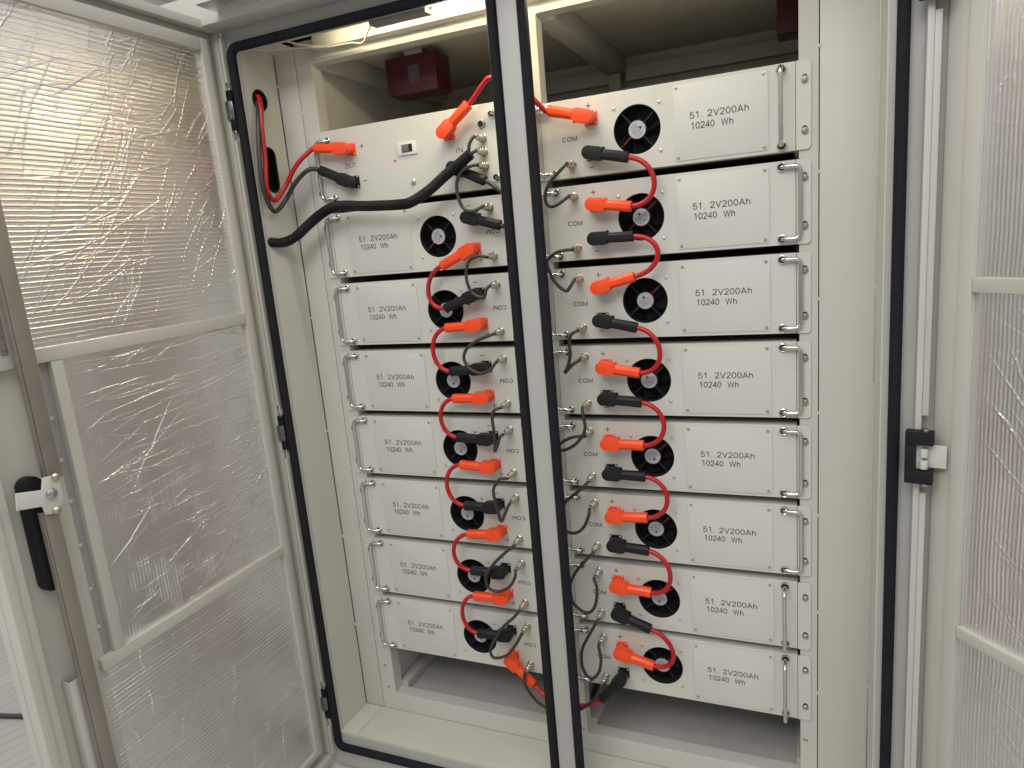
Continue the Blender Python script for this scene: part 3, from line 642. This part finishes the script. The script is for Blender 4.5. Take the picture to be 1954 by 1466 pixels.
obj('indicator_lamp', MB().lathe([(0.0030, 0), (0.0028, 0.0015), (0.0012, 0.0026)], None, 14).mesh('indicator_lamp', mat('red_led', (0.75, 0.015, 0.03), 0.25), smooth=True), CT, cl(-1.0062, -0.0413))
obj('push_button', MB().lathe([(0.0080, 0), (0.0080, 0.0015), (0.0062, 0.002), (0.0055, 0.0045), (0.0015, 0.0052)], None, 20).mesh('push_button', CHROME, auto=25), CT, cl(-0.9576, -0.1023))
obj('cover_rib', MB().box(0.2300, 0.2315, 0.0, 0.0002, 0, 0.001).mesh('cover_rib', PANEL), CT)

# ------------------------------------------------------------------ plugs and cables
def plug_mesh(m):
    b = MB()
    b.lathe([(0.0118, 0.0), (0.0118, 0.012)], Matrix.Translation((0, -0.0145, 0)), 22)
    o = [(0.0158*math.cos(R(a)), 0.0158*math.sin(R(a))) for a in range(75, 286, 15)]+[(0.012, -0.0158), (0.026, -0.0156), (0.033, -0.0118), (0.033, 0.0118), (0.026, 0.0156), (0.012, 0.0158)]
    b.prism(o, -0.0435, -0.0185)
    c = 0.0062                                                     # octagonal sleeve
    hw, y0, y1 = 0.0118, -0.0195, -0.0430
    pr = [(-hw, y0-c), (-hw+c, y0), (hw-c, y0), (hw, y0-c), (hw, y1+c), (hw-c, y1), (-hw+c, y1), (-hw, y1+c)]
    v = [(0.0325, y, z) for z, y in pr]+[(0.0945, y, z*1.06) for z, y in pr]
    b.add(v, [tuple(range(8)), tuple(range(15, 7, -1))]+[(i, (i+1) % 8, 8+(i+1) % 8, 8+i) for i in range(8)])
    b.lathe([(0.0045, 0), (0.0045, 0.004)], Matrix.Translation((0.030, -0.0225, 0.0135)), 12)
    return b.mesh('plug', m, bevel=0.0013, seg=2)
PO, PB = plug_mesh(ORANGE), plug_mesh(BLKPL)
def add_plug(t, o0, x, z, ang, sign):
    return obj('plug', PO if sign > 0 else PB, t, (x-o0[0], 0-o0[1], z-o0[2]), (0, -R(ang), 0))
def tail(x, z, ang, L=0.0945, y=-0.031): return Vector((x+math.cos(R(ang))*L, y, z+math.sin(R(ang))*L)), Vector((math.cos(R(ang)), 0, math.sin(R(ang))))
TA = {('R',0,1):164.5,('R',0,-1):-13.5,('R',1,1):-8.8,('R',1,-1):-1.3,('R',2,1):13.2,('R',2,-1):-12.7,('R',3,1):-9.1,('R',3,-1):-5.1,('R',4,1):-1.0,('R',4,-1):-1.9,('R',5,1):2.2,('R',5,-1):-3.9,('R',6,1):-4.2,('R',6,-1):-20.3,('R',7,1):-14.2,('R',7,-1):-128.5,
 ('L',1,-1):-17.0,('L',1,1):-156.8,('L',2,-1):-160.3,('L',2,1):-177.3,('L',3,-1):-175.6,('L',3,1):-178.4,('L',4,-1):178.2,('L',4,1):177.6,('L',5,-1):-179.3,('L',5,1):-175.6,('L',6,-1):-177.6,('L',6,1):-177.9,('L',7,-1):-174.8,('L',7,1):-44.1}
def pin(k):
    c, r, s = k; z = -r*S-0.0515
    return (XR-0.16, z+0.04*s) if c == 'R' else (XL+0.16, z-0.04*s)
def place(k): p = pin(k); return p[0], p[1], TA[k]
APEX = {('R',0):-0.3127,('R',1):-0.3114,('R',2):-0.3160,('R',3):-0.3148,('R',4):-0.3149,('R',5):-0.3142,('R',6):-0.3150,('L',1):-0.9334,('L',2):-0.9364,('L',3):-0.9350,('L',4):-0.9376,('L',5):-0.9383,('L',6):-0.9350}
def jumper(c, r):
    a, b = ((c, r, -1), (c, r+1, 1)) if c == 'R' else ((c, r, 1), (c, r+1, -1))
    A, B = place(a), place(b); (ta, da), (tb, db) = tail(*A), tail(*B)
    side = 1 if c == 'R' else -1
    mean = (ta.x+tb.x)/2; h = abs(APEX[(c, r)]-mean)/0.75
    h = max(0.03, h-abs(0)); rk = random.uniform(-0.008, 0.004)
    lab = ('red jumper cable from the %s module to the next one down, right rack' % ordn[r]) if c == 'R' else ('red jumper cable from the %s battery module to the next one down, left rack' % ordn[r-1])
    o0 = (A[0], 0, A[1]); t = thing('power_cable', lab, 'power cable', o0, 'red jumper cables with orange and black plugs')
    add_plug(t, o0, *A, a[2]); add_plug(t, o0, *B, b[2])
    ext = Vector((side, 0, 0))
    pa = ta-da*0.006; pb = tb-db*0.006
    pts = bez(pa, ta+(da*0.55+ext*0.45)*h+Vector((0, -0.006+rk, 0)), tb+(db*0.55+ext*0.45)*h+Vector((0, -0.006+rk, 0)), pb)
    obj('cord', MB().tube([p-Vector(o0) for p in pts], 0.0060, 14).mesh('cord', REDCAB, smooth=True), t)
for r in range(7): jumper('R', r)
for r in range(1, 7): jumper('L', r)
def custom_cable(label, plugs, pts, m, r, group=None, n=10):
    o0 = (plugs[0][0], 0, plugs[0][1]); t = thing('power_cable', label, 'power cable', o0, group)
    for p in plugs: add_plug(t, o0, p[0], p[1], p[2], p[3])
    obj('cord', MB().tube([p-Vector(o0) for p in catmull(pts, n)], r, 14).mesh('cord', m, smooth=True), t); return t
# link between the racks at the bottom
a = place(('R',7,-1)); b = place(('L',7,1)); ta, da = tail(*a); tb, db = tail(*b)
custom_cable('red cable sagging behind the centre post between the two lowest battery modules', [(*a, -1), (*b, 1)],
  [ta-da*0.006, ta+da*0.008, (-0.545, -0.042, -1.556), (-0.584, -0.045, -1.568), (-0.641, -0.045, -1.577), (-0.690, -0.042, -1.556), tb+db*0.010, tb-db*0.006], REDCAB, 0.0060)
# control box cables
IN_P = (-0.838, 0.004, 36.0, 1); ta, da = tail(*IN_P[:3]); r0 = place(('R',0,1)); tb, db = tail(*r0)
custom_cable('red cable arching behind the centre post from the control box to the topmost right module', [IN_P, (*r0, 1)],
  [ta-da*0.006, ta+da*0.012, (-0.7090, -0.04, 0.1012), (-0.6899, -0.042, 0.1079), (-0.6364, -0.045, 0.096), (-0.5900, -0.042, 0.0465), tb+db*0.010, tb-db*0.006], REDCAB, 0.0060)
IM = (-0.82, -0.083, -26.3, -1); ta, da = tail(*IM[:3]); l1 = place(('L',1,-1)); tb, db = tail(*l1)
custom_cable('black cable from the control box IN socket looping to the module below it', [IM, (*l1, -1)],
  [ta-da*0.006, ta+da*0.012, (-0.690, -0.040, -0.155), (-0.655, -0.045, -0.185), (-0.642, -0.045, -0.215), (-0.660, -0.04, -0.240), tb+db*0.010, tb-db*0.006], BLKCAB, 0.0060)
OP = (-1.1410, 0.0045, 173.0, 1); ta, da = tail(*OP[:3], L=0.0945)
custom_cable('red cable from the OUT plug rising to the round hole in the left wall', [OP],
  [ta-da*0.006, ta+da*0.008, (-1.2680, -0.05, -0.006), (-1.292, -0.058, -0.030), (-1.3175, -0.064, -0.064), (-1.332, -0.078, -0.092), (-1.338, -0.100, -0.112), (-1.335, -0.122, -0.105), (-1.335, -0.1319, -0.0755), (-1.335, -0.1215, -0.015), (-1.335, -0.1176, 0.033), (-1.335, -0.1138, 0.0809), (-1.338, -0.103, 0.128), (-1.350, -0.092, 0.156), (-1.372, -0.083, 0.168), (-1.392, -0.080, 0.170)], REDCAB, 0.0064)
OM = (-1.1410, -0.0815, 155.3, -1); ta, da = tail(*OM[:3])
custom_cable('black cable from the OUT plug hanging in a loop and rising into the left wall', [OM],
  [ta-da*0.006, ta+da*0.004, (-1.2480, -0.05, -0.038), (-1.277, -0.055, -0.053), (-1.303, -0.06, -0.0763), (-1.330, -0.066, -0.110), (-1.336, -0.092, -0.135), (-1.335, -0.117, -0.1414), (-1.335, -0.1336, -0.1194), (-1.336, -0.1437, -0.0837), (-1.337, -0.1412, -0.0288), (-1.338, -0.1325, 0.0321), (-1.340, -0.118, 0.095), (-1.352, -0.098, 0.140), (-1.372, -0.086, 0.152), (-1.392, -0.082, 0.155)], BLKCAB, 0.0062)
# ribbed conduit
tp = catmull([(-1.388, -0.122, -0.2235), (-1.362, -0.118, -0.2235), (-1.338, -0.095, -0.2265), (-1.3175, -0.066, -0.214), (-1.2683, -0.06, -0.183), (-1.2268, -0.06, -0.1613), (-1.1897, -0.06, -0.1478), (-1.1437, -0.06, -0.145), (-1.0839, -0.06, -0.1521), (-1.0271, -0.06, -0.1565), (-0.9755, -0.06, -0.1592), (-0.9375, -0.06, -0.1570), (-0.8815, -0.06, -0.1338), (-0.8278, -0.06, -0.1014), (-0.7853, -0.058, -0.0775), (-0.7560, -0.055, -0.0590)], 40)
cd_ = thing('cable_conduit', 'thick black ribbed conduit sweeping from the left wall up to the control box ports', 'conduit',
      data=MB().tube(tp, 0.0128, 20, rf=lambda i: 0.0138 if (i % 4) < 2 else 0.0119).mesh('cable_conduit', BLKPL, auto=50))
def connector_mesh():
    b = MB().lathe([(0.0070, 0.0078), (0.0084, 0.0082), (0.0084, 0.0195), (0.0074, 0.0205), (0.0074, 0.0225), (0.0082, 0.0232), (0.0082, 0.0300), (0.0066, 0.0320), (0.0058, 0.0400), (0.0050, 0.0460), (0.0036, 0.0470)], None, 22)
    return b.mesh('connector', NICKEL, auto=28)
CONN = connector_mesh()
def com_pos(c, r, top):
    cx = XR-0.2120 if c == 'R' else XL+0.2120; z = -r*S-0.0515; dz = 0.0625 if top else -0.0605
    if c == 'L': dz = 0.0605 if top else -0.0625
    return Vector((cx, 0, z+dz))
def data_cable(label, A, B, mid, m=GRYCAB, dy=None, r=0.0043):
    o0 = Vector(A); t = thing('data_cable', label, 'data cable', o0, 'grey data cables between the battery modules')
    obj('connector', CONN, t); obj('connector', CONN, t, Vector(B)-o0)
    n = len(mid); pts = [A+Vector((0, -0.043, 0)), A+Vector((0, -0.050, 0))]
    for i, (x, z) in enumerate(mid): pts.append(Vector((x, -0.055-(0.004*math.sin(math.pi*(i+1)/(n+1))), z)))
    pts += [B+Vector((0, -0.050, 0)), B+Vector((0, -0.043, 0))]
    obj('cord', MB().tube([p-o0 for p in catmull(pts, 8)], r, 10).mesh('cord', m, smooth=True), t)
COM={'R0':[(-0.5264,-0.1238),(-0.5494,-0.1426),(-0.5666,-0.1678),(-0.5693,-0.193),(-0.5583,-0.205),(-0.5402,-0.2014)],
'R1':[(-0.5473,-0.312),(-0.5741,-0.3282),(-0.5769,-0.3457),(-0.5609,-0.3835),(-0.5357,-0.4065),(-0.5229,-0.3964)],
'R2':[(-0.5301,-0.5148),(-0.5358,-0.5369),(-0.5349,-0.5632),(-0.5424,-0.5909),(-0.5521,-0.6095),(-0.5329,-0.591)],
'R3':[(-0.5132,-0.7214),(-0.5095,-0.748),(-0.5166,-0.7707),(-0.5392,-0.7964),(-0.5676,-0.8115),(-0.584,-0.8107),(-0.5833,-0.8008),(-0.5657,-0.7862),(-0.5377,-0.7755)],
'R4':[(-0.5261,-0.9106),(-0.557,-0.937),(-0.5777,-0.9559),(-0.5909,-0.9956),(-0.5859,-1.0262),(-0.5722,-1.0384),(-0.549,-1.0363),(-0.529,-1.0169),(-0.5156,-0.9853)],
'R5':[(-0.5359,-1.1181),(-0.5629,-1.152),(-0.5801,-1.1883),(-0.581,-1.2207),(-0.5738,-1.2445),(-0.5487,-1.2643),(-0.5271,-1.2612),(-0.5117,-1.233),(-0.5076,-1.1915)],
'R6':[(-0.5344,-1.3275),(-0.5593,-1.3772),(-0.564,-1.4237),(-0.552,-1.4576),(-0.5342,-1.4624),(-0.5159,-1.4382),(-0.5092,-1.4004)],
'L1':[(-0.7646,-0.307),(-0.7904,-0.3205),(-0.7998,-0.357),(-0.7916,-0.3916),(-0.7724,-0.4082),(-0.7546,-0.4091),(-0.7484,-0.3926)],
'L2':[(-0.7844,-0.5214),(-0.8188,-0.5429),(-0.8303,-0.5694),(-0.8169,-0.5957),(-0.786,-0.6091),(-0.7577,-0.5997)],
'L3':[(-0.7582,-0.7109),(-0.7649,-0.7318),(-0.7632,-0.7607),(-0.7623,-0.7912),(-0.7655,-0.8221),(-0.7589,-0.8101),(-0.7477,-0.7835)],
'L4':[(-0.7619,-0.9029),(-0.7802,-0.9301),(-0.781,-0.9543),(-0.7741,-0.9957),(-0.7663,-1.0234),(-0.7533,-0.9995)],
'L5':[(-0.7735,-1.125),(-0.8069,-1.1587),(-0.8296,-1.1912),(-0.83,-1.2216),(-0.8147,-1.2362),(-0.7868,-1.2347),(-0.7575,-1.215),(-0.7413,-1.186)],
'L6':[(-0.7603,-1.3163),(-0.7928,-1.348),(-0.8243,-1.3936),(-0.8403,-1.4308),(-0.8332,-1.4499),(-0.8127,-1.4481),(-0.784,-1.4314),(-0.7575,-1.3965)]}
for k, mid in COM.items():
    c, r = k[0], int(k[1])
    nm = ordn[r] if c == 'R' else ordn[r-1]
    data_cable('thin data cable from the %s battery module to the next one down, %s rack' % (nm, 'right' if c == 'R' else 'left'), com_pos(c, r, False), com_pos(c, r+1, True), mid)
data_cable('thin data cable looping from the control box down to the module under it', Vector((-0.7445, 0, -0.0866)), com_pos('L', 1, True),
           [(-0.757, -0.088), (-0.7819, -0.0963), (-0.7986, -0.1184), (-0.8018, -0.1466), (-0.7953, -0.176), (-0.7829, -0.1913), (-0.7629, -0.1958)])
data_cable('long data cable sagging behind the centre post joining the lowest modules of both racks', com_pos('R', 7, False), com_pos('L', 7, False),
           [(-0.5317, -1.5235), (-0.5583, -1.5518), (-0.5815, -1.5692), (-0.6391, -1.5937), (-0.6941, -1.5781), (-0.7219, -1.5549), (-0.7421, -1.5206)], BLKCAB)
for z, lb, mid in ((-0.0190, 'short data lead from the conduit mouth up to the higher port it serves', [(-0.7700, -0.057, -0.0680), (-0.7600, -0.058, -0.0520), (-0.7560, -0.058, -0.0360)]),
                   (-0.0527, 'short data lead from the conduit mouth straight into the lower port it serves', [(-0.7720, -0.054, -0.0690), (-0.7600, -0.056, -0.0620)])):
    A = Vector((-0.7445, 0, z)); t = thing('data_lead', lb, 'data cable', A)
    obj('connector', CONN, t)
    pts = [Vector(p) for p in mid]+[A+Vector((-0.002, -0.053, -0.002)), A+Vector((0, -0.043, 0))]
    obj('cord', MB().tube([p-A for p in catmull(pts, 8)], 0.0043, 10).mesh('cord', GRYCAB, smooth=True), t)

# ------------------------------------------------------------------ lamp, switch, wires and red units at the top
lamp = thing('strip_lamp', 'long strip lamp glowing warm above the rack opening behind the top seal', 'lamp', (-0.52, -0.112, 0.275))
obj('lamp_housing', MB().box(-0.43, 0.37, -0.016, 0.016, -0.006, 0.016).box(-0.435, -0.28, -0.02, 0.012, -0.022, -0.0065).mesh('lamp_housing', mat('lamp_housing_grey', (0.20, 0.19, 0.18), 0.4), bevel=0.0015), lamp)
obj('diffuser', MB().box(-0.27, 0.365, -0.010, 0.010, -0.0105, -0.0065).mesh('diffuser', LED), lamp)
sw = thing('limit_switch', 'small metal door switch with a red button beside the strip lamp', 'switch', (-0.815, -0.118, 0.268))
obj('switch_body', MB().lathe([(0.010, -0.010), (0.013, -0.006), (0.013, 0.004), (0.008, 0.010), (0.006, 0.016)], Matrix.Rotation(R(90), 4, 'Z') @ Matrix.Translation((0, 0, 0)), 14).mesh('switch_body', NICKEL, auto=30), sw)
obj('switch_button', MB().lathe([(0.0055, 0.0), (0.0055, 0.014), (0.004, 0.016)], Matrix.Translation((0.010, 0, 0)) @ Matrix.Rotation(R(90), 4, 'Z'), 14).mesh('switch_button', REDPL, auto=30), sw)
for nm_, lb, pts in (('lamp_wire', 'pale twin wire dropping from the lamp end to the rack header', [(-0.950, -0.105, 0.268), (-0.985, -0.085, 0.262), (-1.03, -0.05, 0.246), (-1.075, -0.038, 0.2555), (-1.14, -0.037, 0.258)]),
                     ('lamp_wire', 'pale wire running along the header into the upper left corner', [(-1.14, -0.038, 0.2585), (-1.20, -0.05, 0.264), (-1.26, -0.06, 0.270), (-1.31, -0.08, 0.272), (-1.35, -0.10, 0.277)]),
                     ('lamp_wire', 'pale flat wire curving over the corner shelf under the top seal', [(-1.16, -0.04, 0.262), (-1.21, -0.06, 0.270), (-1.25, -0.085, 0.283), (-1.29, -0.11, 0.286)])):
    thing(nm_, lb, 'wire', data=MB().tube(catmull(pts, 8), 0.0022, 8).mesh(nm_, WHTCAB, smooth=True), group='pale lamp wires')
rb = thing('fire_extinguisher_box', 'dim red unit hanging under the ceiling at the back of the left rack', 'red unit', (-1.04, 0.22, 0.21))
obj('box_body', MB().box(-0.085, 0.080, -0.02, 0.07, -0.045, 0.058).mesh('box_body', REDBOX, bevel=0.004), rb)
obj('box_label', MB().box(-0.01, 0.025, -0.0215, -0.0205, -0.02, 0.03).mesh('box_label', mat('dim_label', (0.09, 0.08, 0.09), 0.5)), rb)
obj('box_bracket', MB().box(-0.03, 0.03, 0.0, 0.05, 0.0585, 0.0745).mesh('box_bracket', STEEL), rb)
rb = thing('fire_extinguisher_box', 'dark red unit hanging under the ceiling at the back of the right rack', 'red unit', (-0.03, 0.40, 0.225))
obj('box_body', MB().box(-0.038, 0.035, -0.02, 0.07, -0.045, 0.055).mesh('box_body', REDBOX, bevel=0.004), rb)
obj('box_bracket', MB().box(-0.02, 0.02, 0.0, 0.05, 0.0555, 0.0595).mesh('box_bracket', STEEL), rb)
